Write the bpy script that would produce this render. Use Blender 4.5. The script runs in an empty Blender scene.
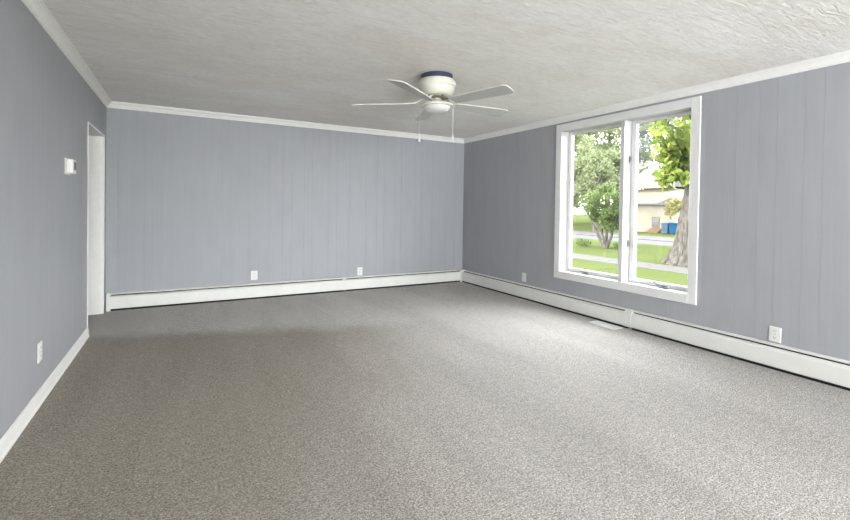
import bpy, bmesh, math, random
import numpy as np
from mathutils import Vector, Matrix

# ------------------------------------------------------------------ camera
scene = bpy.context.scene
COL = scene.collection
F_PX = 436.106
CAM = Vector((0.7797, -6.2219, 1.2662))
yaw, pitch, roll = 0.5071, -0.0139, 0.0152
fwd = Vector((math.sin(yaw) * math.cos(pitch), math.cos(yaw) * math.cos(pitch), math.sin(pitch)))
rt = Vector((math.cos(yaw), -math.sin(yaw), 0.0))
up = rt.cross(fwd)
r2 = rt * math.cos(roll) + up * math.sin(roll)
u2 = -rt * math.sin(roll) + up * math.cos(roll)
cd = bpy.data.cameras.new('camera')
cd.sensor_fit = 'HORIZONTAL'
cd.sensor_width = 36.0
cd.lens = F_PX * 36.0 / 850.0
cd.shift_x = 0.0
cd.shift_y = -47.07 / 850.0
cd.clip_start = 0.05
cd.clip_end = 500
cam = bpy.data.objects.new('camera', cd)
COL.objects.link(cam)
cam.matrix_world = Matrix(((r2.x, u2.x, -fwd.x, CAM.x), (r2.y, u2.y, -fwd.y, CAM.y),
                           (r2.z, u2.z, -fwd.z, CAM.z), (0, 0, 0, 1)))
scene.camera = cam

# ------------------------------------------------------------------ world, sun, exposure
world = bpy.data.worlds.new('sky')
scene.world = world
world.use_nodes = True
wn = world.node_tree
for n in list(wn.nodes):
    wn.nodes.remove(n)
w_out = wn.nodes.new('ShaderNodeOutputWorld')
w_bg = wn.nodes.new('ShaderNodeBackground')
w_bg.inputs['Color'].default_value = (0.985, 0.985, 1.0, 1)
w_bg.inputs['Strength'].default_value = 16.0
wn.links.new(w_bg.outputs[0], w_out.inputs['Surface'])

sd = bpy.data.lights.new('sun', 'SUN')
sd.energy = 8.0
sd.angle = math.radians(1.0)
sd.color = (1.0, 0.95, 0.85)
sun = bpy.data.objects.new('sun', sd)
COL.objects.link(sun)
sun.location = (0, 0, 20)
sun.rotation_euler = Vector((0.80, -0.16, -0.50)).to_track_quat('-Z', 'Y').to_euler()

vs = scene.view_settings
vs.view_transform = 'Standard'
vs.look = 'None'
vs.exposure = 0.1
vs.gamma = 1.0
vs.use_curve_mapping = False

# ------------------------------------------------------------------ dimensions
W = 4.984          # room width, x
YF = -10.4         # wall behind the camera
H = 2.43           # ceiling height
GZ = -1.0          # ground outside
TW = 0.2           # wall thickness
WIN1 = (-3.825, -2.215, 0.475, 2.245)
ADDED_WIN = (0.4, 4.6, 0.10, 2.30)      # invented glazed opening in the wall behind the camera
DOOR = (-1.10, -0.156, 2.0)

def portal(name, loc, sx, sy, direction):
    l = bpy.data.lights.new(name, 'AREA')
    l.shape = 'RECTANGLE'
    l.size, l.size_y = sx, sy
    l.energy = 1.0
    l.cycles.is_portal = True
    o = bpy.data.objects.new(name, l)
    COL.objects.link(o)
    o.location = loc
    o.rotation_euler = Vector(direction).to_track_quat('-Z', 'Z').to_euler()
    return o
portal('daylight_portal', (W + 0.19, -3.03, 1.36), 1.62, 1.77, (-1, 0, 0))
# daylight added as a lamp to brighten the room, set in an invented window
def fill_light(name, loc, sx, sy, direction, watts, col):
    o = portal(name, loc, sx, sy, direction)
    o.data.cycles.is_portal = False
    o.data.energy = watts
    o.data.color = col
    return o
fill_light('fill_lamp', (2.5, YF - 0.16, 1.2), 4.1, 2.1, (0, 1, 0), 250, (1.0, 0.985, 0.97))

# ------------------------------------------------------------------ materials
MATS = {}
def new_mat(name):
    m = bpy.data.materials.new(name)
    m.use_nodes = True
    nt = m.node_tree
    b = nt.nodes['Principled BSDF']
    MATS[name] = m
    return m, nt, b

def node(nt, t, **kw):
    n = nt.nodes.new(t)
    for k, v in kw.items():
        setattr(n, k, v)
    return n

def ramp(nt, fac, stops):
    r = node(nt, 'ShaderNodeValToRGB')
    el = r.color_ramp.elements
    while len(el) > 1:
        el.remove(el[-1])
    el[0].position = stops[0][0]
    el[0].color = (*stops[0][1], 1)
    for p, c in stops[1:]:
        e = el.new(p)
        e.color = (*c, 1)
    nt.links.new(fac, r.inputs['Fac'])
    return r.outputs['Color']

def coords(nt, scale, rot=(0, 0, 0), kind='Object'):
    tc = node(nt, 'ShaderNodeTexCoord')
    mp = node(nt, 'ShaderNodeMapping')
    mp.inputs['Scale'].default_value = scale
    mp.inputs['Rotation'].default_value = rot
    nt.links.new(tc.outputs[kind], mp.inputs['Vector'])
    return mp.outputs['Vector']

def noise(nt, vec, scale=1.0, detail=2.0, rough=0.5, dist=0.0):
    n = node(nt, 'ShaderNodeTexNoise')
    n.inputs['Scale'].default_value = scale
    n.inputs['Detail'].default_value = detail
    n.inputs['Roughness'].default_value = rough
    n.inputs['Distortion'].default_value = dist
    nt.links.new(vec, n.inputs['Vector'])
    return n.outputs['Fac']

def bump(nt, b, height, strength, dist):
    bp = node(nt, 'ShaderNodeBump')
    bp.inputs['Strength'].default_value = strength
    bp.inputs['Distance'].default_value = dist
    nt.links.new(height, bp.inputs['Height'])
    nt.links.new(bp.outputs['Normal'], b.inputs['Normal'])

def simple(name, col, rough=0.5, metal=0.0, var=0.04, scale=30.0, spec=0.5, bmp=0.0):
    m, nt, b = new_mat(name)
    v = coords(nt, (scale,) * 3)
    f = noise(nt, v, 1.0, 3.0)
    lo = tuple(max(0, c * (1 - var)) for c in col)
    hi = tuple(min(1, c * (1 + var)) for c in col)
    nt.links.new(ramp(nt, f, [(0.3, lo), (0.7, hi)]), b.inputs['Base Color'])
    b.inputs['Roughness'].default_value = rough
    b.inputs['Metallic'].default_value = metal
    b.inputs['Specular IOR Level'].default_value = spec
    if bmp:
        bump(nt, b, f, bmp, 0.003)
    return m

def mix_mul(nt, a, bcol, fac=1.0):
    mx = node(nt, 'ShaderNodeMix', data_type='RGBA', blend_type='MULTIPLY')
    mx.inputs['Factor'].default_value = fac
    nt.links.new(a, mx.inputs['A'])
    nt.links.new(bcol, mx.inputs['B'])
    return mx.outputs['Result']

# painted panelling, vertical brush streaks
m, nt, b = new_mat('wall_paint')
v1 = coords(nt, (38, 38, 0.9))
v2 = coords(nt, (6, 6, 2.2))
f1 = noise(nt, v1, 1.0, 3.0, 0.6)
f2 = noise(nt, v2, 1.0, 2.0)
c1 = ramp(nt, f1, [(0.3, (0.356, 0.365, 0.393)), (0.7, (0.376, 0.385, 0.413))])
c2 = ramp(nt, f2, [(0.3, (0.95, 0.95, 0.95)), (0.7, (1.0, 1.0, 1.0))])
nt.links.new(mix_mul(nt, c1, c2), b.inputs['Base Color'])
b.inputs['Roughness'].default_value = 0.55
b.inputs['Specular IOR Level'].default_value = 0.4
bump(nt, b, f1, 0.04, 0.001)

# carpet: speckled loop pile, soft vacuum tracks, and one broad zone mixing pile lay with floor dimness painted into the colour
m, nt, b = new_mat('carpet')
fa = noise(nt, coords(nt, (78, 125, 100)), 1.0, 4.0, 0.85)
fb = noise(nt, coords(nt, (210, 300, 250)), 1.0, 2.0, 0.8)
fm_ = noise(nt, coords(nt, (17, 34, 10)), 1.0, 4.0, 0.7)
fc = noise(nt, coords(nt, (2.6, 0.5, 1), (0, 0, 0.5)), 1.0, 2.0, 0.5, 0.4)
add = node(nt, 'ShaderNodeMath', operation='MULTIPLY_ADD')
nt.links.new(fb, add.inputs[0]); add.inputs[1].default_value = 0.7
nt.links.new(fa, add.inputs[2])
cc = ramp(nt, add.outputs[0], [(0.69, (0.115, 0.102, 0.093)), (0.79, (0.300, 0.284, 0.272)),
                               (0.89, (0.510, 0.490, 0.476)), (0.99, (0.80, 0.78, 0.765))])
cm_ = ramp(nt, fm_, [(0.36, (0.85, 0.843, 0.835)), (0.64, (1.11, 1.107, 1.11))])
cn = ramp(nt, fc, [(0.38, (0.95, 0.948, 0.945)), (0.60, (1.05, 1.05, 1.05))])
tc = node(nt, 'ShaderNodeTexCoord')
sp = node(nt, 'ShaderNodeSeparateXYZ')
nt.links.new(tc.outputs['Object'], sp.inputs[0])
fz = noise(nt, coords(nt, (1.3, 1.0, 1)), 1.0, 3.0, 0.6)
def mth(op, a, b_, c_=None):
    n_ = node(nt, 'ShaderNodeMath', operation=op)
    for k_, v_ in enumerate((a, b_, c_)):
        if v_ is None: continue
        if isinstance(v_, (int, float)): n_.inputs[k_].default_value = v_
        else: nt.links.new(v_, n_.inputs[k_])
    return n_.outputs[0]
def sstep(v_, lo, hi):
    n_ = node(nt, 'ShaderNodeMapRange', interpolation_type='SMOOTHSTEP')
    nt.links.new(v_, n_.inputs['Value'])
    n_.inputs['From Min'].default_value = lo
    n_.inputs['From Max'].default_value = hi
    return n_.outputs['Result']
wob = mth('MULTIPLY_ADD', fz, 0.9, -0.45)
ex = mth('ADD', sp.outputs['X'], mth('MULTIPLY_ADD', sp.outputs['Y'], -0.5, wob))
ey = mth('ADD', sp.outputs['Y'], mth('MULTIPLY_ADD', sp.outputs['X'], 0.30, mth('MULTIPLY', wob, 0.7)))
nap_shade = mth('MULTIPLY', mth('SUBTRACT', 1.0, sstep(ex, 2.7, 4.7)), mth('SUBTRACT', 1.0, sstep(ey, -1.40, -0.88)))
zc = ramp(nt, nap_shade, [(0.0, (1.03, 1.03, 1.03)), (1.0, (0.62, 0.578, 0.51))])
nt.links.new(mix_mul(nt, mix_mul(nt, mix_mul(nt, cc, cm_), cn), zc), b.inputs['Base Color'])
b.inputs['Roughness'].default_value = 0.95
b.inputs['Specular IOR Level'].default_value = 0.1
b.inputs['Sheen Weight'].default_value = 0.1
bump(nt, b, add.outputs[0], 0.6, 0.008)

# textured ceiling
m, nt, b = new_mat('ceiling_plaster')
va = coords(nt, (6, 24, 10), (0, 0, 0.15))
vb = coords(nt, (24, 40, 30))
fa = noise(nt, va, 1.0, 4.0, 0.62, 1.4)
fb = noise(nt, vb, 1.0, 5.0, 0.65, 0.8)
add = node(nt, 'ShaderNodeMath', operation='MULTIPLY_ADD')
nt.links.new(fb, add.inputs[0]); add.inputs[1].default_value = 0.6
nt.links.new(fa, add.inputs[2])
vcl = coords(nt, (0.9, 1.6, 1))
fcl = noise(nt, vcl, 1.0, 3.0, 0.5, 0.5)
c1 = ramp(nt, add.outputs[0], [(0.60, (0.79, 0.774, 0.752)), (0.95, (0.90, 0.888, 0.872))])
c2 = ramp(nt, fcl, [(0.35, (0.935, 0.912, 0.885)), (0.62, (1, 1, 1))])
nt.links.new(mix_mul(nt, c1, c2), b.inputs['Base Color'])
b.inputs['Roughness'].default_value = 0.85
b.inputs['Specular IOR Level'].default_value = 0.2
bump(nt, b, add.outputs[0], 1.0, 0.018)

simple('trim_white', (0.84, 0.835, 0.815), 0.4, var=0.02, scale=14)
simple('window_white', (0.76, 0.76, 0.765), 0.35, var=0.015, scale=12)
simple('window_vinyl', (0.60, 0.60, 0.61), 0.35, var=0.015, scale=12)
simple('heater_white', (0.76, 0.755, 0.735), 0.38, var=0.02, scale=9)
simple('heater_dark', (0.012, 0.011, 0.010), 0.8)
simple('plastic_white', (0.78, 0.78, 0.77), 0.35, var=0.015)
simple('plastic_beige', (0.72, 0.70, 0.63), 0.4, var=0.02)
simple('slot_dark', (0.03, 0.03, 0.03), 0.6)
simple('display_grey', (0.32, 0.33, 0.32), 0.25, var=0.1)
simple('fan_white', (0.70, 0.69, 0.62), 0.4, var=0.015)
simple('fan_blade', (0.46, 0.465, 0.45), 0.45, var=0.03, scale=8)
simple('fan_navy', (0.035, 0.042, 0.085), 0.55)
simple('fan_metal', (0.35, 0.32, 0.26), 0.4, 0.8)
simple('frosted_glass', (0.68, 0.68, 0.68), 0.25, var=0.01)
simple('chain', (0.75, 0.74, 0.70), 0.35, 0.3)
simple('latch_metal', (0.34, 0.345, 0.355), 0.4, 0.5)
simple('crank_metal', (0.16, 0.16, 0.17), 0.45, 0.4)
simple('wood_trim', (0.45, 0.35, 0.22), 0.6)
simple('register_white', (0.90, 0.90, 0.92), 0.4, var=0.01)
simple('house_siding', (0.20, 0.188, 0.15), spec=0.0, rough=0.7, var=0.03, scale=2)
simple('house_white', (0.2, 0.2, 0.2), spec=0.0, rough=0.6, var=0.03)
simple('house_shingle', (0.085, 0.083, 0.085), spec=0.0, rough=0.9, var=0.2, scale=3)
simple('house_fascia', (0.2, 0.15, 0.115), spec=0.0, rough=0.7)
simple('wood_brown', (0.13, 0.085, 0.055), spec=0.0, rough=0.7, var=0.15, scale=6)
simple('window_dark', (0.05, 0.055, 0.06), 0.15)
simple('bin_blue', (0.01, 0.04, 0.085), spec=0.0, rough=0.5)
simple('bin_grey', (0.045, 0.07, 0.095), spec=0.0, rough=0.5)
simple('roof_shingle', (0.2, 0.19, 0.18), spec=0.0, rough=0.9, var=0.2, scale=3)
simple('concrete', (0.062, 0.061, 0.06), spec=0.0, rough=0.9, var=0.08, scale=3, bmp=0.2)
simple('asphalt', (0.06, 0.061, 0.066), spec=0.0, rough=0.9, var=0.08, scale=2, bmp=0.2)

m, nt, b = new_mat('grass')
fa = noise(nt, coords(nt, (9, 9, 9)), 1.0, 4.0, 0.7)
fb = noise(nt, coords(nt, (0.35, 0.35, 0.35)), 1.0, 3.0, 0.6)
c1 = ramp(nt, fa, [(0.3, (0.030, 0.041, 0.014)), (0.7, (0.056, 0.066, 0.028))])
c2 = ramp(nt, fb, [(0.3, (0.85, 0.85, 0.8)), (0.7, (1.0, 1.0, 1.0))])
nt.links.new(mix_mul(nt, c1, c2), b.inputs['Base Color'])
b.inputs['Roughness'].default_value = 0.9
b.inputs['Specular IOR Level'].default_value = 0.0
bump(nt, b, fa, 0.6, 0.05)

m, nt, b = new_mat('bark')
fa = noise(nt, coords(nt, (9, 9, 2.2)), 1.0, 5.0, 0.7, 1.0)
nt.links.new(ramp(nt, fa, [(0.34, (0.018, 0.016, 0.0145)), (0.52, (0.062, 0.056, 0.051)), (0.68, (0.115, 0.106, 0.098))]), b.inputs['Base Color'])
b.inputs['Roughness'].default_value = 0.95
b.inputs['Specular IOR Level'].default_value = 0.0
bump(nt, b, fa, 1.0, 0.06)

def leaf_mat(name, c0, c1):
    m, nt, b = new_mat(name)
    g = node(nt, 'ShaderNodeNewGeometry')
    c = ramp(nt, g.outputs['Random Per Island'], [(0.0, c0), (1.0, c1)])
    nt.links.new(c, b.inputs['Base Color'])
    b.inputs['Roughness'].default_value = 0.7
    b.inputs['Specular IOR Level'].default_value = 0.1
    tr = node(nt, 'ShaderNodeBsdfTranslucent')
    nt.links.new(c, tr.inputs['Color'])
    mx = node(nt, 'ShaderNodeMixShader')
    mx.inputs['Fac'].default_value = 0.45
    nt.links.new(b.outputs[0], mx.inputs[1])
    nt.links.new(tr.outputs[0], mx.inputs[2])
    nt.links.new(mx.outputs[0], nt.nodes['Material Output'].inputs['Surface'])
leaf_mat('leaf_bright', (0.06, 0.10, 0.02), (0.18, 0.205, 0.045))
leaf_mat('leaf_mid', (0.035, 0.06, 0.02), (0.11, 0.14, 0.05))
leaf_mat('leaf_pale', (0.085, 0.11, 0.055), (0.20, 0.22, 0.125))
leaf_mat('leaf_grey', (0.065, 0.08, 0.07), (0.16, 0.18, 0.155))
leaf_mat('leaf_yellow', (0.14, 0.13, 0.05), (0.22, 0.20, 0.09))

m, nt, b = new_mat('pane_glass')
tr = node(nt, 'ShaderNodeBsdfTransparent')
tr.inputs['Color'].default_value = (0.97, 0.985, 0.975, 1)
gl = node(nt, 'ShaderNodeBsdfGlossy')
gl.inputs['Roughness'].default_value = 0.02
lw = node(nt, 'ShaderNodeLayerWeight')
lw.inputs['Blend'].default_value = 0.5
pw = node(nt, 'ShaderNodeMath', operation='POWER')
nt.links.new(lw.outputs['Facing'], pw.inputs[0]); pw.inputs[1].default_value = 5.0
fr = node(nt, 'ShaderNodeMath', operation='MULTIPLY_ADD')
nt.links.new(pw.outputs[0], fr.inputs[0]); fr.inputs[1].default_value = 0.9; fr.inputs[2].default_value = 0.03
mx = node(nt, 'ShaderNodeMixShader')
nt.links.new(fr.outputs[0], mx.inputs[0])
nt.links.new(tr.outputs[0], mx.inputs[1])
nt.links.new(gl.outputs[0], mx.inputs[2])
nt.links.new(mx.outputs[0], nt.nodes['Material Output'].inputs['Surface'])

# ------------------------------------------------------------------ mesh helpers
def link(name, me, mat, parent=None, kind=None):
    o = bpy.data.objects.new(name, me)
    if mat:
        me.materials.append(MATS[mat])
    COL.objects.link(o)
    if parent:
        o.parent = parent
    if kind:
        o['kind'] = kind
    return o

def empty(name, loc=(0, 0, 0), rot=(0, 0, 0)):
    o = bpy.data.objects.new(name, None)
    o.empty_display_size = 0.1
    COL.objects.link(o)
    o.location = loc
    o.rotation_euler = rot
    return o

def tag(o, label, cat, group=None):
    o['label'] = label
    o['category'] = cat
    if group:
        o['group'] = group
    return o

class MB:
    def __init__(self):
        self.bm = bmesh.new()
    def box(self, x0, x1, y0, y1, z0, z1, bev=0.0):
        t = bmesh.new()
        bmesh.ops.create_cube(t, size=1.0)
        sx, sy, sz = abs(x1 - x0), abs(y1 - y0), abs(z1 - z0)
        for v in t.verts:
            v.co = Vector((v.co.x * sx + (x0 + x1) / 2, v.co.y * sy + (y0 + y1) / 2, v.co.z * sz + (z0 + z1) / 2))
        if bev:
            bmesh.ops.bevel(t, geom=list(t.edges), offset=min(bev, 0.45 * min(sx, sy, sz)), segments=1, affect='EDGES', profile=0.5)
        self._merge(t)
        return self
    def _merge(self, t):
        me = bpy.data.meshes.new('tmp')
        t.to_mesh(me)
        t.free()
        self.bm.from_mesh(me)
        bpy.data.meshes.remove(me)
    def poly(self, pts, quads):
        vs_ = [self.bm.verts.new(p) for p in pts]
        for q in quads:
            self.bm.faces.new([vs_[i] for i in q])
        return self
    def prism(self, prof, f0, f1):
        """prof: list of 2D points; f0/f1 map a 2D point to 3D at either end"""
        a = [self.bm.verts.new(f0(p)) for p in prof]
        c = [self.bm.verts.new(f1(p)) for p in prof]
        n = len(prof)
        for i in range(n):
            j = (i + 1) % n
            self.bm.faces.new((a[i], a[j], c[j], c[i]))
        self.bm.faces.new(a[::-1])
        self.bm.faces.new(c)
        return self
    def lathe(self, prof, n=40, c=(0, 0, 0)):
        rings = []
        for r, z in prof:
            if r < 1e-6:
                rings.append([self.bm.verts.new((c[0], c[1], c[2] + z))])
            else:
                rings.append([self.bm.verts.new((c[0] + r * math.cos(2 * math.pi * k / n), c[1] + r * math.sin(2 * math.pi * k / n), c[2] + z)) for k in range(n)])
        for A, Bq in zip(rings, rings[1:]):
            for k in range(n):
                j = (k + 1) % n
                if len(A) == 1 and len(Bq) == 1:
                    continue
                if len(A) == 1:
                    self.bm.faces.new((A[0], Bq[k], Bq[j]))
                elif len(Bq) == 1:
                    self.bm.faces.new((A[k], Bq[0], A[j]))
                else:
                    self.bm.faces.new((A[k], Bq[k], Bq[j], A[j]))
        return self
    def tube(self, pts, rads, n=8):
        pts = [Vector(p) for p in pts]
        rings = []
        for i, p in enumerate(pts):
            d = (pts[min(i + 1, len(pts) - 1)] - pts[max(i - 1, 0)]).normalized()
            ref = Vector((0, 0, 1)) if abs(d.z) < 0.9 else Vector((1, 0, 0))
            a = d.cross(ref).normalized()
            b_ = d.cross(a).normalized()
            rings.append([self.bm.verts.new(p + (a * math.cos(2 * math.pi * k / n) + b_ * math.sin(2 * math.pi * k / n)) * rads[i]) for k in range(n)])
        for A, Bq in zip(rings, rings[1:]):
            for k in range(n):
                j = (k + 1) % n
                self.bm.faces.new((A[k], A[j], Bq[j], Bq[k]))
        self.bm.faces.new(rings[0][::-1])
        self.bm.faces.new(rings[-1])
        return self
    def build(self, name, mat, parent=None, kind=None, smooth=False, mtx=None):
        bmesh.ops.recalc_face_normals(self.bm, faces=list(self.bm.faces))
        me = bpy.data.meshes.new(name)
        if mtx is not None:
            self.bm.transform(mtx)
        self.bm.to_mesh(me)
        self.bm.free()
        if smooth:
            for p in me.polygons:
                p.use_smooth = True
            try:
                me.set_sharp_from_angle(angle=math.radians(38))
            except Exception:
                pass
        return link(name, me, mat, parent, kind)

def bx(name, mat, parent, dims, bev=0.0, kind=None):
    return MB().box(*dims, bev=bev).build(name, mat, parent, kind)

# ------------------------------------------------------------------ shell
PT = 0.008   # plank thickness in front of the backing slab
def slab_with_holes(mb, axis, c0, c1, s0, s1, z0, z1, holes):
    """wall slab; axis 'x' -> thickness along x, runs along y; holes (s0,s1,z0,z1)"""
    cuts = sorted(holes)
    def put(a, b_, za, zb):
        if b_ - a < 1e-4 or zb - za < 1e-4:
            return
        if axis == 'x':
            mb.box(c0, c1, a, b_, za, zb)
        else:
            mb.box(a, b_, c0, c1, za, zb)
    pos = s0
    for h in cuts:
        put(pos, h[0], z0, z1)
        put(h[0], h[1], z0, h[2])
        put(h[0], h[1], h[3], z1)
        pos = h[1]
    put(pos, s1, z0, z1)

PATTERN = [0.263, 0.182, 0.117, 0.177, 0.115, 0.240, 0.122, 0.200]
rnd = random.Random(4)

fl = bx('floor', 'carpet', None, (-1.5, W + 0.19, YF - 0.19, 0.19, -0.2, 0.0), kind='structure')
ce = bx('ceiling', 'ceiling_plaster', None, (-1.6, W + TW, YF - TW, TW, H, H + 0.2), kind='structure')

mb = MB(); mb.box(-1.6, W + TW, PT, TW, -0.2, H)
wall_back = mb.build('wall_back', 'wall_paint', None, 'structure')
mb = MB(); slab_with_holes(mb, 'x', W + PT, W + TW, YF, PT, -0.2, H, [(h[0] - 0.016, h[1] + 0.016, h[2] - 0.016, h[3] + 0.016) for h in (WIN1,)])
wall_right = mb.build('wall_right', 'wall_paint', None, 'structure')
mb = MB(); slab_with_holes(mb, 'x', -0.13, -PT, YF, PT, 0.0, H, [(DOOR[0] - 0.02, DOOR[1] + 0.02, 0.0, DOOR[2] + 0.02)])
wall_left = mb.build('wall_left', 'wall_paint', None, 'structure')
mb = MB(); slab_with_holes(mb, 'y', YF - TW, YF, -1.6, W + TW, -0.2, H, [ADDED_WIN])
wall_front = mb.build('wall_front', 'wall_paint', None, 'structure')
# hall beyond the doorway
bx('wall_hall', 'wall_paint', None, (-1.6, -1.5, YF, PT, -0.2, H), kind='structure')
bx('wall_hall_end', 'wall_paint', None, (-1.5, -0.13, -3.2, -3.1, 0.0, H), kind='structure')

def planks(parent, axis, face, sgn, seams, z0, z1, holes=()):
    """vertical planks between seams; face = plane of the plank fronts, sgn = direction of the slab behind"""
    g = 0.0004
    for a, c in zip(seams, seams[1:]):
        pieces = [(a + g, c - g, z0, z1)]
        for hs0, hs1, hz0, hz1 in holes:
            nxt = []
            for (p0, p1, q0, q1) in pieces:
                if p1 <= hs0 or p0 >= hs1 or q1 <= hz0 or q0 >= hz1:
                    nxt.append((p0, p1, q0, q1)); continue
                if p0 < hs0 - 0.006: nxt.append((p0, hs0, q0, q1))
                if p1 > hs1 + 0.006: nxt.append((hs1, p1, q0, q1))
                m0, m1 = max(p0, hs0), min(p1, hs1)
                if hz0 - q0 > 0.006: nxt.append((m0, m1, q0, hz0))
                if q1 - hz1 > 0.006: nxt.append((m0, m1, hz1, q1))
            pieces = nxt
        for (p0, p1, q0, q1) in pieces:
            if p1 - p0 < 0.004 or q1 - q0 < 0.006:
                continue
            off = rnd.uniform(0, 0.0003)
            f0, f1 = sorted((face + sgn * off, face + sgn * PT))
            d = (f0, f1, p0, p1, q0, q1) if axis == 'x' else (p0, p1, f0, f1, q0, q1)
            bx('plank', 'wall_paint', parent, d, bev=0.0006)

ZC = H - 0.004
back_seams = [0.0, 0.118, 0.382, 0.562, 0.682, 0.858, 0.981, 1.211, 1.336, 1.544, 1.807, 1.989, 2.104, 2.281,
              2.392, 2.636, 2.756, 2.947, 3.209, 3.388, 3.508, 3.686, 3.80, 4.045, 4.165, 4.365, 4.63, 4.81, 4.93, W]
planks(wall_back, 'y', 0.0, 1, back_seams, 0.0, ZC)
rs = [-4.803, -4.685, -4.506, -4.382, -4.208, -3.945, -3.745, -3.623, -3.383, -3.237, -3.09, -2.97, -2.79, -2.53,
      -2.33, -2.2, -1.96, -1.85, -1.67, -1.55, -1.37, -1.11, -0.90, -0.78, -0.54, -0.43, -0.25, -0.135, 0.0]
pos, k = -4.803, 5
low = []
while pos > YF + 0.05:
    pos -= PATTERN[k % 8]; k += 1
    low.append(max(pos, YF))
planks(wall_right, 'x', W, 1, sorted(low) + rs, 0.0, ZC,
       [(WIN1[0] - 0.02, WIN1[1] + 0.02, WIN1[2] - 0.02, WIN1[3] + 0.02)])
ls, pos, k = [0.0], 0.0, 0
while pos > YF + 0.02:
    pos -= PATTERN[k % 8]; k += 1
    ls.append(max(pos, YF))
planks(wall_left, 'x', 0.0, -1, sorted(ls), 0.0, ZC, [(DOOR[0] - 0.02, DOOR[1] + 0.02, -0.1, DOOR[2] + 0.02)])

# cornice, one run per wall, mitred in the corners
CROWN = [(0, -0.070), (0.007, -0.070), (0.009, -0.060), (0.016, -0.056), (0.019, -0.050), (0.026, -0.034), (0.038, -0.022),
         (0.046, -0.018), (0.047, -0.012), (0.056, -0.009), (0.057, 0.0), (0, 0.0)]
def run_back(prof, x0, x1, m0=0, m1=0, zoff=0.0):
    return MB().prism(prof, lambda p: (x0 + m0 * p[0], -p[0], p[1] + zoff), lambda p: (x1 - m1 * p[0], -p[0], p[1] + zoff))
def run_right(prof, y0, y1, m0=0, m1=0, zoff=0.0):
    return MB().prism(prof, lambda p: (W - p[0], y0 + m0 * p[0], p[1] + zoff), lambda p: (W - p[0], y1 - m1 * p[0], p[1] + zoff))
def run_left(prof, y0, y1, m0=0, m1=0, zoff=0.0):
    return MB().prism(prof, lambda p: (p[0], y0 + m0 * p[0], p[1] + zoff), lambda p: (p[0], y1 - m1 * p[0], p[1] + zoff))
run_back(CROWN, 0, W, 1, 1, H).build('trim_1', 'trim_white', None, 'structure')
run_right(CROWN, YF, 0, 0, 1, H).build('trim_2', 'trim_white', None, 'structure')
run_left(CROWN, YF, 0, 0, 1, H).build('trim_3', 'trim_white', None, 'structure')

# baseboard along the left wall
BASE = [(0, 0), (0.020, 0), (0.020, 0.010), (0.013, 0.018), (0.012, 0.070), (0.008, 0.082), (0.003, 0.086), (0, 0.086)]
run_left(BASE, YF, DOOR[0] - 0.018).build('baseboard_left', 'trim_white', None, 'structure')

# cased opening in the left wall
door = empty('door_1', (-0.065, (DOOR[0] + DOOR[1]) / 2, 0)); door['kind'] = 'structure'
def child_box(name, mat, parent, dims, bev=0.0):
    o = bx(name, mat, parent, dims, bev)
    o.matrix_parent_inverse = Matrix.Translation(-Vector(parent.location))
    return o
child_box('jamb', 'trim_white', door, (-0.138, 0.005, DOOR[0] - 0.018, DOOR[0], 0.0, DOOR[2] + 0.018), 0.002)
child_box('jamb', 'trim_white', door, (-0.138, 0.005, DOOR[1], DOOR[1] + 0.018, 0.0, DOOR[2] + 0.018), 0.002)
child_box('head_jamb', 'trim_white', door, (-0.138, 0.005, DOOR[0], DOOR[1], DOOR[2], DOOR[2] + 0.018), 0.002)
child_box('stop', 'trim_white', door, (-0.138, -0.03, DOOR[1] - 0.006, DOOR[1], 0.0, DOOR[2]), 0.001)

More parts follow.
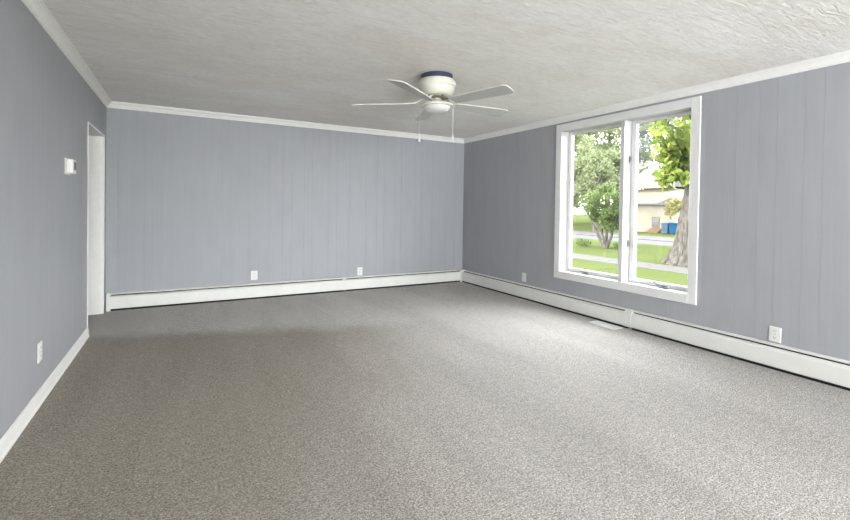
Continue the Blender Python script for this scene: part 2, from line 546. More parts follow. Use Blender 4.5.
# ------------------------------------------------------------------ windows
def window(name, y0, y1, z0, z1, mull=None, cw=0.09, hardware=False):
    root = empty(name, (W, (y0 + y1) / 2, z0)); root['kind'] = 'structure'
    cb = lambda n, mt, d, bev=0.0, par=root: child_box(n, mt, par, d, bev)
    cx0, cx1 = W - 0.018, W - 0.0005
    # picture-frame casing
    cb('casing', 'window_white', (cx0, cx1, y0 - cw + 0.004, y0, z0 - cw, z1 + cw), 0.003)
    cb('casing', 'window_white', (cx0, cx1, y1, y1 + cw, z0 - cw, z1 + cw), 0.003)
    cb('casing', 'window_white', (cx0, cx1, y0, y1, z1, z1 + cw), 0.003)
    cb('casing', 'window_white', (cx0, cx1, y0, y1, z0 - cw, z0), 0.003)
    # jamb extension boards
    jx0, jx1 = W - 0.010, W + 0.17
    t = 0.015
    cb('jamb', 'window_vinyl', (jx0, jx1, y0 - t, y0, z0 - t, z1 + t), 0.001)
    cb('jamb', 'window_vinyl', (jx0, jx1, y1, y1 + t, z0 - t, z1 + t), 0.001)
    cb('head', 'window_vinyl', (jx0, jx1, y0, y1, z1, z1 + t), 0.001)
    cb('sill', 'window_vinyl', (jx0, jx1, y0, y1, z0 - t, z0), 0.001)
    spans = [(y0, y1)]
    if mull:
        cb('mullion', 'window_vinyl', (W - 0.012, W + 0.17, mull[0], mull[1], z0, z1), 0.003)
        spans = [(y0, mull[0]), (mull[1], y1)]
    for i, (a, c) in enumerate(spans):
        sx0, sx1 = W + 0.105, W + 0.150
        rw = 0.054
        s = 0.004
        # the sash frame: four members joined into one frame, the pane set into it
        fm = MB()
        fm.box(sx0, sx1, a + s, a + s + rw, z0 + s, z1 - s, 0.004)
        fm.box(sx0, sx1, c - s - rw, c - s, z0 + s, z1 - s, 0.004)
        fm.box(sx0, sx1, a + s + rw, c - s - rw, z1 - s - 0.036, z1 - s, 0.004)
        fm.box(sx0, sx1, a + s + rw, c - s - rw, z0 + s, z0 + s + 0.042, 0.004)
        sash = fm.build('sash', 'window_white', root)
        sash.matrix_parent_inverse = Matrix.Translation(-Vector(root.location))
        p = bx('pane', 'pane_glass', sash, (sx0 + 0.020, sx0 + 0.024, a + s + rw - 0.004, c - s - rw + 0.004, z0 + s + 0.038, z1 - s - 0.032))
        if hardware:
            # glazing bead in bare wood along the top of the glass
            bx('glazing_bead', 'wood_trim', sash, (sx0 + 0.004, sx0 + 0.019, a + s + rw, c - s - rw, z1 - s - 0.042, z1 - s - 0.035), 0.001)
            # operator: base plate, folding handle, knob
            yc = (-2.56, -3.54)[0 if a > -3.1 else 1]
            xs = W + 0.072
            cr = MB()
            cr.box(xs - 0.014, xs + 0.020, yc - 0.055, yc + 0.055, z0, z0 + 0.012, 0.004)
            cr.box(xs - 0.012, xs + 0.010, yc - 0.022, yc + 0.022, z0 + 0.012, z0 + 0.026, 0.005)
            op = cr.build('crank', 'latch_metal', root)
            op.matrix_parent_inverse = Matrix.Translation(-Vector(root.location))
            h = MB()
            h.tube([(xs - 0.012, yc - 0.050, z0 + 0.024), (xs - 0.026, yc - 0.010, z0 + 0.030), (xs - 0.024, yc + 0.050, z0 + 0.034), (xs - 0.014, yc + 0.092, z0 + 0.052)], [0.008, 0.008, 0.007, 0.006], 8)
            h.lathe([(0, 0.0), (0.008, 0.002), (0.009, 0.012), (0.006, 0.020), (0, 0.022)], 10, (xs - 0.014, yc + 0.094, z0 + 0.048))
            h.build('crank_handle', 'crank_metal', op, smooth=True)
    if hardware:
        for zc in (1.82, 0.90):
            lk = MB()
            lk.box(W + 0.060, W + 0.094, mull[0] - 0.007, mull[0] - 0.0002, zc - 0.036, zc + 0.036, 0.002)
            lo = lk.build('lock', 'latch_metal', root)
            lo.matrix_parent_inverse = Matrix.Translation(-Vector(root.location))
            lv = MB()
            lv.box(W + 0.066, W + 0.086, mull[0] - 0.019, mull[0] - 0.007, zc - 0.016, zc + 0.028, 0.003)
            lv.tube([(W + 0.074, mull[0] - 0.014, zc - 0.010), (W + 0.052, mull[0] - 0.017, zc - 0.030), (W + 0.046, mull[0] - 0.018, zc - 0.058)], [0.006, 0.005, 0.004], 8)
            lv.build('lock_lever', 'crank_metal', lo, smooth=True)
    return root

win1 = window('window_1', *WIN1[:2], *WIN1[2:], mull=(-3.116, -3.066), hardware=True)
# invented glazed opening behind the camera, added to hold the fill lamp
w3 = empty('added_window', (2.55, YF, ADDED_WIN[2])); w3['kind'] = 'structure'
for d in ((ADDED_WIN[0] - 0.08, ADDED_WIN[0], YF, YF + 0.018, 0, ADDED_WIN[3] + 0.08), (ADDED_WIN[1], ADDED_WIN[1] + 0.08, YF, YF + 0.018, 0, ADDED_WIN[3] + 0.08),
          (ADDED_WIN[0], ADDED_WIN[1], YF, YF + 0.018, ADDED_WIN[3], ADDED_WIN[3] + 0.08)):
    child_box('casing', 'window_white', w3, d, 0.003)  # casing of the added window
xm = (ADDED_WIN[0] + ADDED_WIN[1]) / 2
for a, c in ((ADDED_WIN[0], xm), (xm, ADDED_WIN[1])):
    fm = MB()
    fm.box(a, a + 0.06, YF - 0.14, YF - 0.09, ADDED_WIN[2], ADDED_WIN[3], 0.004)
    fm.box(c - 0.06, c, YF - 0.14, YF - 0.09, ADDED_WIN[2], ADDED_WIN[3], 0.004)
    fm.box(a + 0.06, c - 0.06, YF - 0.14, YF - 0.09, ADDED_WIN[3] - 0.06, ADDED_WIN[3], 0.004)
    fm.box(a + 0.06, c - 0.06, YF - 0.14, YF - 0.09, ADDED_WIN[2], ADDED_WIN[2] + 0.08, 0.004)
    sash = fm.build('sash', 'window_white', w3)  # sash of the added window
    sash.matrix_parent_inverse = Matrix.Translation(-Vector(w3.location))
    bx('pane', 'pane_glass', sash, (a + 0.055, c - 0.055, YF - 0.117, YF - 0.113, ADDED_WIN[2] + 0.075, ADDED_WIN[3] - 0.055))  # pane of the added window

# ------------------------------------------------------------------ baseboard heaters
P_BACK = [(0.0005, 0.0), (0.006, 0.0), (0.006, 0.190), (0.026, 0.186), (0.030, 0.190), (0.028, 0.196), (0.004, 0.203), (0.0005, 0.203)]
P_DAMP = [(0.019, 0.172), (0.022, 0.1735), (0.048, 0.164), (0.051, 0.156), (0.048, 0.155), (0.045, 0.163)]
P_FRONT = [(0.0505, 0.157), (0.055, 0.157), (0.057, 0.150), (0.056, 0.028), (0.049, 0.023), (0.048, 0.026), (0.0525, 0.030)]
P_FIN_SHADE = [(0.007, 0.002), (0.046, 0.002), (0.047, 0.150), (0.041, 0.158), (0.018, 0.168), (0.017, 0.185), (0.007, 0.1885)]  # element block, extended as painted shade behind the top slot and floor gap
P_SPL = [(0.0005, 0.02), (0.055, 0.020), (0.0595, 0.028), (0.0605, 0.152), (0.054, 0.168), (0.032, 0.192), (0.030, 0.198), (0.004, 0.2055), (0.0005, 0.2055)]
P_CAP = [(0.0005, 0.0), (0.060, 0.0), (0.061, 0.155), (0.053, 0.172), (0.031, 0.198), (0.004, 0.2075), (0.0005, 0.2075)]

def heater(run, root, s0, s1, joints, ends=()):
    inv = Matrix.Translation(-Vector(root.location))
    def add(prof, a, c, name, mat):
        o = run(prof, a, c).build(name, mat, root)
        o.matrix_parent_inverse = inv
        return o
    add(P_BACK, s0, s1, 'back_plate', 'heater_white')
    add(P_FIN_SHADE, s0 + 0.01, s1 - 0.01, 'element_shade', 'heater_dark')
    edges = [s0] + list(joints) + [s1]
    for a, c in zip(edges, edges[1:]):
        add(P_FRONT, a + 0.0008, c - 0.0008, 'front_cover', 'heater_white')
        add(P_DAMP, a + 0.002, c - 0.002, 'damper', 'heater_white')
    for a, c in ends:
        add(P_CAP, a, c, 'end_cap', 'heater_white')
    return add

hb = empty('baseboard_heater', (2.4, -0.03, 0))
tag(hb, 'long white metal baseboard heater running along the back wall', 'heater', 'hot water baseboard heaters')
add = heater(run_back, hb, 0.047, W - 0.066, [2.87, 4.60], [(0.014, 0.047)])
add(P_SPL, 2.845, 2.895, 'splice_cover', 'heater_white')
# corner cover where the two runs meet
cc_ = MB()
cc_.box(W - 0.075, W - 0.060, -0.072, -0.058, 0.0, 0.185, 0.003)
cc_.box(W - 0.066, W - 0.0005, -0.066, -0.0005, 0.0, 0.190, 0.004)
cc_.box(W - 0.118, W - 0.001, -0.118, -0.001, 0.186, 0.210, 0.006)
o = cc_.build('corner_cover', 'heater_white', hb); o.matrix_parent_inverse = Matrix.Translation(-Vector(hb.location))

hr = empty('baseboard_heater.001', (W - 0.03, -1.7, 0))
tag(hr, 'white baseboard heater on the right wall between the room corner and the window', 'heater', 'hot water baseboard heaters')
add = heater(run_right, hr, -3.232, -0.066, [-0.42])
add(P_SPL, -3.268, -3.185, 'splice_cover', 'heater_white')
hr2 = empty('baseboard_heater.002', (W - 0.03, -5.6, 0))
tag(hr2, 'white baseboard heater on the right wall nearest the viewer, below the electrical outlet', 'heater', 'hot water baseboard heaters')
add = heater(run_right, hr2, -9.6, -3.270, [-5.7], [(-9.635, -9.6)])

# ------------------------------------------------------------------ outlets
def outlet(name, loc, rz, label, tilt=0.0, sockets=True):
    """faces local -y"""
    root = empty(name, loc, (0, tilt, rz))
    tag(root, label, 'outlet', 'white wall outlets')
    w, h = 0.084, 0.122
    bx('cover_plate', 'plastic_white', root, (-w / 2, w / 2, -0.007, 0, -h / 2, h / 2), 0.003)
    if sockets:
        for zc in (0.027, -0.027):
            s = MB().prism([(-0.017, -0.010), (-0.012, -0.0145), (0.012, -0.0145), (0.017, -0.010), (0.017, 0.010), (0.012, 0.0145), (-0.012, 0.0145), (-0.017, 0.010)],
                           lambda p: (p[0], -0.0095, p[1] + zc), lambda p: (p[0], -0.005, p[1] + zc)).build('socket', 'plastic_white', root)
            for xo, hh in ((-0.007, 0.005), (0.007, 0.004)):
                bx('slot', 'slot_dark', s, (xo - 0.0015, xo + 0.0015, -0.0099, -0.009, zc - hh + 0.003, zc + hh + 0.003))
            MB().lathe([(0, 0), (0.0028, 0), (0.0028, 0.0008), (0, 0.0008)], 8).build('ground_hole', 'slot_dark', s, mtx=Matrix.Translation((0, -0.0099, zc - 0.008)) @ Matrix.Rotation(-math.pi / 2, 4, 'X'))
        MB().lathe([(0, 0), (0.004, 0.0005), (0.0045, 0.002), (0, 0.002)], 10).build('screw', 'latch_metal', root, mtx=Matrix.Translation((0, -0.009, 0)) @ Matrix.Rotation(-math.pi / 2, 4, 'X'))
    return root
outlet('wall_outlet', (W - 0.0005, -4.530, 0.277), math.pi / 2 * -1, 'white duplex outlet on the right wall, resting just above the heater', 0.02)
outlet('wall_outlet.001', (W - 0.0005, -1.557, 0.298), -math.pi / 2, 'white outlet on the right wall between the window and the corner')
outlet('wall_outlet.002', (1.625, -0.0005, 0.311), 0.0, 'white outlet on the back wall, nearer the doorway')
outlet('wall_outlet.003', (3.123, -0.0005, 0.277), 0.0, 'white outlet on the back wall, nearer the right corner')
outlet('wall_outlet.004', (0.0005, -2.685, 0.323), math.pi / 2, 'white outlet low on the left wall above the baseboard')

# ------------------------------------------------------------------ thermostat on the left wall
th = empty('thermostat', (0, -1.95, 1.535))
tag(th, 'white wall thermostat with a small grey display beside the doorway', 'thermostat')
bx('wall_plate', 'plastic_beige', th, (0.0003, 0.008, -0.085, 0.075, -0.064, 0.060), 0.003)
tb = bx('body', 'plastic_white', th, (0.008, 0.046, -0.060, 0.065, -0.054, 0.054), 0.005)
bx('display', 'display_grey', th, (0.0455, 0.048, -0.040, 0.050, -0.026, 0.036), 0.001)
bx('button', 'plastic_beige', th, (0.046, 0.0495, -0.030, -0.006, -0.045, -0.034), 0.001)
bx('button', 'plastic_beige', th, (0.046, 0.0495, 0.012, 0.036, -0.045, -0.034), 0.001)

# ------------------------------------------------------------------ floor register
fr_ = empty('floor_register', (4.831, -3.03, 0))
tag(fr_, 'white louvred floor register in the carpet beside the heater under the window', 'floor vent')
mb = MB()
hx, hy, bw = 0.076, 0.170, 0.022
mb.box(-hx, -hx + bw, -hy, hy, 0.0, 0.007, 0.002).box(hx - bw, hx, -hy, hy, 0.0, 0.007, 0.002)
mb.box(-hx + bw, hx - bw, -hy, -hy + bw, 0.0, 0.007, 0.002).box(-hx + bw, hx - bw, hy - bw, hy, 0.0, 0.007, 0.002)
mb.build('frame', 'register_white', fr_)
bx('duct', 'slot_dark', fr_, (-hx + bw, hx - bw, -hy + bw, hy - bw, 0.0002, 0.001))
bx('center_bar', 'register_white', fr_, (-0.004, 0.004, -hy + bw, hy - bw, 0.001, 0.0062), 0.001)
n = 22
for i in range(n):
    yy = -hy + bw + (i + 0.5) * (2 * (hy - bw)) / n
    bx('slat', 'register_white', fr_, (-hx + bw, hx - bw, yy - 0.0056, yy + 0.0056, 0.0025, 0.0058), 0.001)

# ------------------------------------------------------------------ ceiling fan
FC = (2.742, -2.871)
fan = empty('ceiling_fan', (FC[0], FC[1], H))
tag(fan, 'white five blade ceiling fan with a frosted bowl light and two pull chains', 'ceiling fan')
Z = lambda z: z - H
MB().lathe([(0, Z(2.43)), (0.139, Z(2.43)), (0.139, Z(2.378)), (0, Z(2.378))], 48).build('canopy', 'fan_navy', fan, smooth=True)
hs = MB().lathe([(0, Z(2.386)), (0.143, Z(2.386)), (0.158, Z(2.382)), (0.167, Z(2.370)), (0.169, Z(2.335)), (0.167, Z(2.327)), (0.159, Z(2.323)),
            (0.158, Z(2.316)), (0.152, Z(2.290)), (0.138, Z(2.265)), (0.124, Z(2.250)), (0.118, Z(2.247)), (0, Z(2.247))], 56).build('motor_housing', 'fan_white', fan, smooth=True)
hub = MB().lathe([(0, Z(2.2469)), (0.092, Z(2.2469)), (0.094, Z(2.236)), (0.085, Z(2.226)), (0, Z(2.226))], 40).build('flywheel', 'fan_metal', fan, smooth=True)
for k in range(5):
    a = math.radians(36 + 72 * k + 20)
    MB().lathe([(0, 0), (0.007, 0), (0.007, 0.012), (0, 0.012)], 8, (0.098 * math.cos(a), 0.098 * math.sin(a), Z(2.231))).build('screw', 'slot_dark', hub)
MB().lathe([(0, Z(2.2259)), (0.040, Z(2.2259)), (0.043, Z(2.215)), (0.052, Z(2.204)), (0.082, Z(2.192)), (0.122, Z(2.183)), (0.142, Z(2.174)), (0.146, Z(2.164)),
            (0.143, Z(2.157)), (0.128, Z(2.154)), (0, Z(2.154))], 56).build('light_fitter', 'fan_white', fan, smooth=True)
bowl = [(0.0, Z(2.098))]
for i in range(1, 11):
    t = i / 10 * math.pi / 2
    bowl.append((0.120 * math.sin(t), Z(2.155) - 0.057 * math.cos(t)))
bowl.append((0.118, Z(2.1539)))
bowl.append((0, Z(2.1539)))
MB().lathe(bowl, 56).build('glass_bowl', 'frosted_glass', fan, smooth=True)

def blade_mesh():
    # outline in (radius, across); rounded outer corners
    up_ = [(0.185, 0.050), (0.24, 0.058), (0.50, 0.069), (0.69, 0.076), (0.725, 0.074), (0.748, 0.064), (0.760, 0.046), (0.764, 0.020)]
    dn_ = [(0.764, -0.030), (0.758, -0.054), (0.744, -0.068), (0.720, -0.075), (0.50, -0.069), (0.24, -0.058), (0.185, -0.050)]
    prof = up_ + dn_
    b_ = MB().prism(prof, lambda p: (p[0], p[1], -0.004), lambda p: (p[0], p[1], 0.004))
    for f_ in b_.bm.faces:
        f_.material_index = 1 if len(f_.verts) == 4 else 0  # white edge faces stand in for light caught along the blade edges
    return b_
def iron_mesh():
    b_ = MB()
    path = [(0.070, 2.240), (0.105, 2.236), (0.135, 2.216), (0.165, 2.196), (0.200, 2.1925)]
    wd = [0.018, 0.014, 0.012, 0.016, 0.022]
    for sgn in (1,):
        vs0, = ([],)
        rings = []
        for (r, z), hw in zip(path, wd):
            rings.append([b_.bm.verts.new((r, -hw, z - H - 0.004)), b_.bm.verts.new((r, hw, z - H - 0.004)),
                          b_.bm.verts.new((r, hw, z - H + 0.004)), b_.bm.verts.new((r, -hw, z - H + 0.004))])
        for A, Bq in zip(rings, rings[1:]):
            for k in range(4):
                j = (k + 1) % 4
                b_.bm.faces.new((A[k], A[j], Bq[j], Bq[k]))
        b_.bm.faces.new(rings[0][::-1]); b_.bm.faces.new(rings[-1])
    # spade that carries the blade
    tilt = Matrix.Translation((0, 0, 2.185 - H + 0.006)) @ Matrix.Rotation(PITCH, 4, 'X')
    b_.prism([(0.190, -0.022), (0.215, -0.036), (0.262, -0.040), (0.282, -0.020), (0.285, 0.0), (0.282, 0.020), (0.262, 0.040), (0.215, 0.036), (0.190, 0.022)],
             lambda p: tilt @ Vector((p[0], p[1], -0.0025)), lambda p: tilt @ Vector((p[0], p[1], 0.0025)))
    return b_
PITCH = math.radians(-12)
bl0 = ir0 = None
for k in range(5):
    ang = math.radians(143.6 + 72 * k)
    if bl0 is None:
        bl0 = blade_mesh().build('blade', 'fan_blade', fan, mtx=Matrix.Translation((0, 0, 2.185 - H)) @ Matrix.Rotation(PITCH, 4, 'X'))
        bl0.data.materials.append(MATS['fan_white'])
        ir0 = iron_mesh().build('blade_arm', 'fan_white', fan)
        bl, ir = bl0, ir0
    else:
        bl, ir = bl0.copy(), ir0.copy()
        COL.objects.link(bl); COL.objects.link(ir)
        bl.parent = fan; ir.parent = fan
    bl.rotation_euler = (0, 0, ang)
    ir.rotation_euler = (0, 0, ang)
cr_ = Vector((math.cos(yaw), -math.sin(yaw), 0))
for sgn, zl in ((-1, 1.845), (1, 1.852)):
    px, py = cr_.x * 0.1475 * sgn, cr_.y * 0.1475 * sgn
    ch = MB().tube([(px * 0.97, py * 0.97, Z(2.166)), (px, py, Z(2.155)), (px, py, Z(zl + 0.05))], [0.0018] * 3, 6).build('pull_chain', 'chain', fan)
    MB().lathe([(0, 0.052), (0.005, 0.052), (0.0075, 0.030), (0.0095, 0.006), (0.0085, 0.0), (0, 0.0)], 12, (px, py, Z(zl))).build('fob', 'plastic_white', ch, smooth=True)

# ------------------------------------------------------------------ outdoors
bx('lawn', 'grass', None, (W + TW, 28.0, -60, 90, GZ - 0.3, GZ), kind='structure')
bx('lawn_far', 'grass', None, (32.0, 160.0, -60, 140, GZ - 0.3, GZ), kind='structure')
def strip(name, mat, pts, z0, z1):
    mb_ = MB()
    mb_.prism(pts, lambda p: (p[0], p[1], z0), lambda p: (p[0], p[1], z1))
    return mb_.build(name, mat, None, 'structure')
strip('sidewalk', 'concrete', [(17.05, -60), (18.75, -60), (18.0, 40), (16.3, 40)], GZ - 0.1, GZ + 0.012)
strip('road', 'asphalt', [(28.0, -60), (32.0, -60), (32.0, 140), (28.0, 140)], GZ - 0.3, GZ - 0.02)
strip('driveway', 'concrete', [(32.0, -60), (37.0, -60), (36.0, 140), (32.0, 140)], GZ - 0.1, GZ + 0.014)
# our own roof, which shades the lawn below the window
rp = MB()
rp.prism([(-2.2, H + 0.15), (W + 0.65, H + 0.15), (W + 0.65, H + 0.28), (1.7, 5.3), (-2.2, H + 0.28)],
         lambda p: (p[0], YF - 0.5, p[1]), lambda p: (p[0], 0.6, p[1]))
rp.build('roof', 'roof_shingle', None, 'structure')
bx('wall_foundation', 'concrete', None, (-1.6, W + TW - 0.01, YF - TW, TW, GZ, -0.2), kind='structure')

# --- house across the street
house = empty('house', (44, 21, GZ))
tag(house, 'pale cream house with grey shingle roof across the street', 'house')
hinv = Matrix.Translation(-Vector(house.location))
def hp(name, mat, dims, bev=0.0, par=house):
    o = bx(name, mat, par, dims, bev)
    if par is house:
        o.matrix_parent_inverse = hinv
    return o
hp('upper_wall', 'house_siding', (44.5, 50, 20.5, 25.0, GZ, 3.55))
hp('wing_wall', 'house_siding', (43.0, 50, 15.0, 24.5, GZ, 1.85))
zz = GZ + 0.25
i = 0
while zz < 3.5:
    if zz < 1.8:
        hp('siding_board', 'house_siding', (42.96, 43.0, 15.0, 24.5, zz, zz + 0.215), 0.008)
    else:
        hp('siding_board', 'house_siding', (44.46, 44.5, 20.5, 25.0, zz, zz + 0.215), 0.008)
    zz += 0.225
hp('corner_board', 'house_white', (44.40, 44.9, 20.30, 20.62, 1.8, 3.6), 0.01)
hp('fascia', 'house_fascia', (43.85, 44.0, 19.9, 25.4, 3.58, 3.86), 0.01)
rf = MB().prism([(43.9, 3.70), (50.6, 3.70), (50.6, 3.85), (47.2, 6.0), (43.9, 3.85)], lambda p: (p[0], 19.9, p[1]), lambda p: (p[0], 25.4, p[1])).build('roof', 'house_shingle', house)
rf.matrix_parent_inverse = hinv
rf = MB().prism([(24.7, 1.80), (24.7, 1.95), (20.9, 1.98), (19.4, 2.55), (14.5, 1.9), (14.5, 1.80)], lambda p: (42.6, p[0], p[1]), lambda p: (44.6, p[0], p[1])).build('porch_roof', 'house_shingle', house)
rf.matrix_parent_inverse = hinv
dr = hp('double_door', 'wood_brown', (42.90, 42.96, 20.80, 21.62, -0.56, 0.60), 0.01)
for a, c in ((20.86, 21.18), (21.24, 21.56)):
    bx('pane', 'window_dark', dr, (42.88, 42.90, a, c, -0.40, 0.50), 0.004).matrix_parent_inverse = hinv @ Matrix.Identity(4)
for o_ in list(dr.children):
    o_.matrix_parent_inverse = Matrix.Identity(4)
for k in range(3):
    hp('step', 'wood_brown', (42.9 - 0.28 * (k + 1), 42.9 - 0.28 * k, 20.45, 21.75, GZ, -0.58 - 0.14 * k), 0.01)

# --- bin beside the house
bn = empty('wheelie_bin', (42.1, 18.62, GZ))
tag(bn, 'blue plastic wheeled bin standing beside the house across the street', 'bin')
bb = MB()
bb.prism([(-0.42, 0.08), (0.42, 0.08), (0.50, 0.98), (-0.50, 0.98)], lambda p: (-0.35, p[0], p[1]), lambda p: (0.35, p[0], p[1]))
bb.build('body', 'bin_blue', bn)
MB().prism([(-0.40, 0.98), (0.40, 0.98), (0.38, 1.05), (-0.20, 1.10), (-0.40, 1.04)], lambda p: (p[0], -0.53, p[1]), lambda p: (p[0], 0.53, p[1])).build('lid', 'bin_blue', bn)
for s in (-0.36, 0.36):
    MB().lathe([(0, -0.04), (0.12, -0.04), (0.12, 0.04), (0, 0.04)], 16).build('wheel', 'slot_dark', bn, mtx=Matrix.Translation((0.28, s, 0.12)) @ Matrix.Rotation(math.pi / 2, 4, 'X'))
bx('handle', 'bin_grey', bn, (-0.42, -0.36, -0.1, 0.1, 0.9, 0.95), 0.01)
bn2 = empty('wheelie_bin.001', (42.0, 19.5, GZ))
tag(bn2, 'pale grey blue bin left of the blue bin across the street', 'bin')
MB().prism([(-0.26, 0.05), (0.26, 0.05), (0.32, 0.98), (-0.32, 0.98)], lambda p: (-0.3, p[0], p[1]), lambda p: (0.3, p[0], p[1])).build('body', 'bin_grey', bn2)
MB().prism([(-0.34, 0.98), (0.34, 0.98), (0.32, 1.05), (-0.32, 1.08)], lambda p: (p[0], -0.34, p[1]), lambda p: (p[0], 0.34, p[1])).build('lid', 'bin_grey', bn2)

# --- plants
def foliage(name, mat, parent, clusters, n, size, seed, aspect=0.55):
    """n folded leaves spread over ellipsoid clusters (cx,cy,cz,rx,ry,rz), coordinates local to parent"""
    R = np.random.default_rng(seed)
    cl = np.array(clusters, float)
    vol = cl[:, 3] * cl[:, 4] * cl[:, 5]
    idx = R.choice(len(cl), n, p=(vol ** 0.7) / (vol ** 0.7).sum())
    d = R.normal(size=(n, 3)); d /= np.linalg.norm(d, axis=1)[:, None]
    rad = R.uniform(0.25, 1.0, n) ** 0.5
    pos = cl[idx, :3] + d * rad[:, None] * cl[idx, 3:6]
    a = R.normal(size=(n, 3)); a[:, 2] -= 0.4; a /= np.linalg.norm(a, axis=1)[:, None]
    t = R.normal(size=(n, 3)); s = np.cross(a, t); s /= np.linalg.norm(s, axis=1)[:, None]
    nn = np.cross(a, s)
    L = size * R.uniform(0.6, 1.25, n)[:, None]
    w = L * aspect * 0.5
    v = np.stack([pos, pos + a * L * .45 + s * w + nn * w * .35, pos + a * L, pos + a * L * .45 - s * w + nn * w * .35], 1).reshape(-1, 3)
    f = np.empty((n, 2, 3), int)
    base = np.arange(n) * 4
    f[:, 0] = np.stack([base, base + 1, base + 2], 1)
    f[:, 1] = np.stack([base, base + 2, base + 3], 1)
    me = bpy.data.meshes.new(name)
    me.from_pydata(v.tolist(), [], f.reshape(-1, 3).tolist())
    return link(name, me, mat, parent, 'stuff')

def clusters_in(R, c, r, n, size):
    out = []
    for _ in range(n):
        while True:
            p = np.array([R.uniform(-1, 1) for _ in range(3)])
            if p @ p < 1: break
        q = np.array(c) + p * np.array(r)
        s = size * R.uniform(0.7, 1.3)
        out.append((q[0], q[1], q[2], s, s, s * 0.7))
    return out

R_ = random.Random(11)
# big street tree on the right
tr_ = empty('street_tree', (19.4, 4.45, GZ))
tag(tr_, 'large leafy tree with a thick leaning trunk on the lawn outside the window', 'tree')
tk = MB()
tk.tube([(0, 0, -0.1), (0, -0.02, 0.12), (0, -0.05, 0.5), (0, -0.1, 1.1), (0, -0.2, 2.0), (0, -0.35, 3.2), (0.1, -0.5, 4.8), (0.2, -0.6, 7.5)],
        [0.86, 0.74, 0.64, 0.57, 0.50, 0.45, 0.40, 0.22], 22)
for k in range(7):
    a = 2 * math.pi * k / 7 + 0.3
    tk.tube([(0.45 * math.cos(a), 0.45 * math.sin(a), 0.45), (0.70 * math.cos(a), 0.70 * math.sin(a), 0.12), (0.98 * math.cos(a), 0.98 * math.sin(a), -0.08)], [0.26, 0.17, 0.07], 9)
tk.build('trunk', 'bark', tr_, smooth=True)
for (e, r0) in (((-0.6, 1.0, 5.3), .16), ((0.4, 1.4, 4.6), .13), ((-1.4, 0.3, 6.3), .15), ((0.8, -1.8, 6.0), .16), ((-0.3, 0.6, 3.9), .07)):
    MB().tube([(0.02, -0.35, 2.7), (e[0] * 0.45, e[1] * 0.5 - 0.1, (2.7 + e[2]) / 2 + 0.15), e], [r0, r0 * 0.7, r0 * 0.3], 8).build('branch', 'bark', tr_, smooth=True)
cl = clusters_in(R_, (-0.4, -0.1, 5.6), (1.6, 1.2, 1.9), 34, 0.5) + clusters_in(R_, (-0.7, 0.2, 3.7), (0.7, 0.75, 0.6), 9, 0.38) + clusters_in(R_, (0, -1.5, 6.5), (2.5, 2.0, 2.0), 24, 0.6)
foliage('foliage', 'leaf_bright', tr_, cl, 2600, 0.34, 1, 0.7)

# multi-stemmed small tree on the lawn
sm = empty('small_tree', (22.5, 10.95, GZ))
tag(sm, 'small multi-stemmed tree on the lawn beyond the left pane', 'tree')
stems = [((0.0, 0.3, 0.8), (0.1, 0.55, 2.2)), ((0.0, -0.35, 0.7), (-0.1, -0.7, 2.0)), ((0.1, 0.05, 0.9), (0.1, -0.1, 3.0)), ((0.0, 0.75, 1.0), (0.0, 1.3, 2.0))]
st = MB()
for mid, end in stems:
    st.tube([(0, 0, -0.05), mid, end], [0.11, 0.08, 0.03], 8)
st.build('trunk', 'bark', sm, smooth=True)
foliage('foliage', 'leaf_mid', sm, clusters_in(R_, (0, 0.1, 2.35), (1.2, 1.7, 1.25), 40, 0.38), 6000, 0.17, 2)
# low plants around it
for (x, y, s, lb) in ((22.3, 12.4, 0.42, 'low leafy plant left of the small tree'), (22.8, 10.2, 0.36, 'low grassy clump at the right foot of the small tree')):
    lp = empty('garden_plant', (x, y, GZ)); tag(lp, lb, 'plant', 'low plants on the lawn')
    MB().tube([(0, 0, -0.03), (0, 0, 0.2)], [0.02, 0.012], 6).build('stem', 'bark', lp)
    foliage('foliage', 'leaf_mid', lp, [(0, 0, s * 0.6, s, s * 1.3, s * 0.55)], 260, 0.14, int(x * 10))
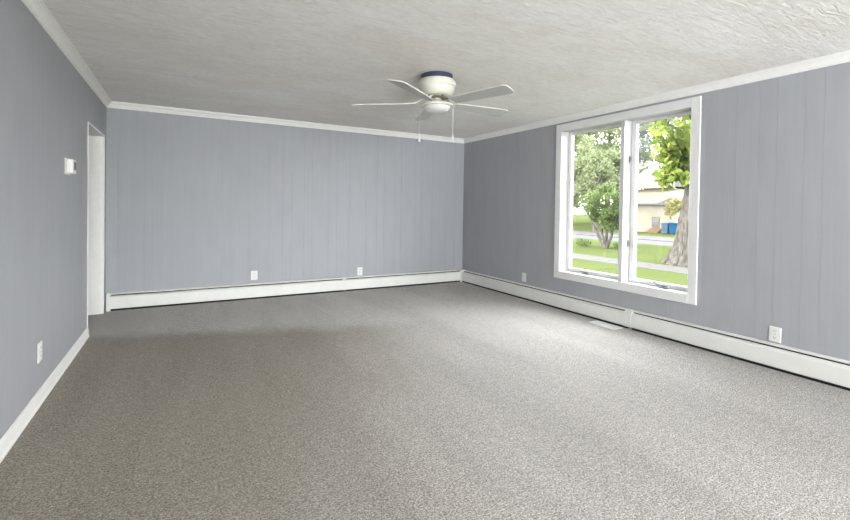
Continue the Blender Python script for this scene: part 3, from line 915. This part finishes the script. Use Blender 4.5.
# yellow shrub by the house
ys = empty('yellow_shrub', (41.6, 18.6, GZ)); tag(ys, 'yellowish shrub in front of the house behind the blue bin', 'shrub')
MB().tube([(0, 0, -0.05), (0, 0.05, 1.6)], [0.08, 0.04], 7).build('stem', 'bark', ys)
ys.location = (41.0, 17.7, GZ)
foliage('foliage', 'leaf_yellow', ys, clusters_in(R_, (0, 0.2, 2.4), (0.6, 1.0, 0.95), 14, 0.4), 900, 0.26, 5)

def big_tree(x, y, h, r, mat, label, n, size, seed, low=0.25, ncl=50, sp=1.0):
    t = empty('tree', (x, y, GZ)); tag(t, label, 'tree', 'trees across the street')
    mb_ = MB()
    mb_.tube([(0, 0, -0.1), (0, 0.1, h * 0.3), (0.1, 0, h * 0.65), (0, 0, h * 0.92)], [h * 0.028, h * 0.022, h * 0.014, h * 0.004], 9)
    rr = random.Random(seed)
    for k in range(7):
        a = rr.uniform(0, 6.28); z0 = h * rr.uniform(0.28, 0.6)
        mb_.tube([(0, 0, z0), (r * 0.4 * math.cos(a), r * 0.4 * math.sin(a), z0 + h * 0.12), (r * 0.8 * math.cos(a), r * 0.8 * math.sin(a), z0 + h * 0.2)], [h * 0.011, h * 0.007, h * 0.002], 6)
    mb_.build('trunk', 'bark', t, smooth=True)
    zc = h * (low + 1) / 2
    foliage('foliage', mat, t, clusters_in(rr, (0, 0, zc), (r, r, h * (1 - low) / 2), ncl, r * 0.26 * sp), n, size, seed)
big_tree(38.5, 31.2, 15, 4.6, 'leaf_pale', 'tall pale green tree at the left edge of the left pane', 14000, 0.42, 21, 0.14, 110)
big_tree(49, 40.0, 17, 5.6, 'leaf_mid', 'tall mid green tree behind the slender pale tree', 12000, 0.5, 22, 0.08, 80)
big_tree(62, 42, 19, 5.6, 'leaf_pale', 'tall pale tree farther back, near the window mullion', 12000, 0.55, 23, 0.08, 80)
big_tree(58, 29.6, 18, 4.6, 'leaf_grey', 'sparse grey green tree rising behind the house roof', 9000, 0.4, 24, 0.22, 64, 0.9)
big_tree(80, 52, 21, 7.5, 'leaf_pale', 'most distant pale tree, seen above the house roof', 6000, 0.6, 25, 0.06, 70)
big_tree(36, 22.9, 9.5, 2.2, 'leaf_pale', 'slender pale green tree beside the left end of the house', 5200, 0.28, 26, 0.24, 40)
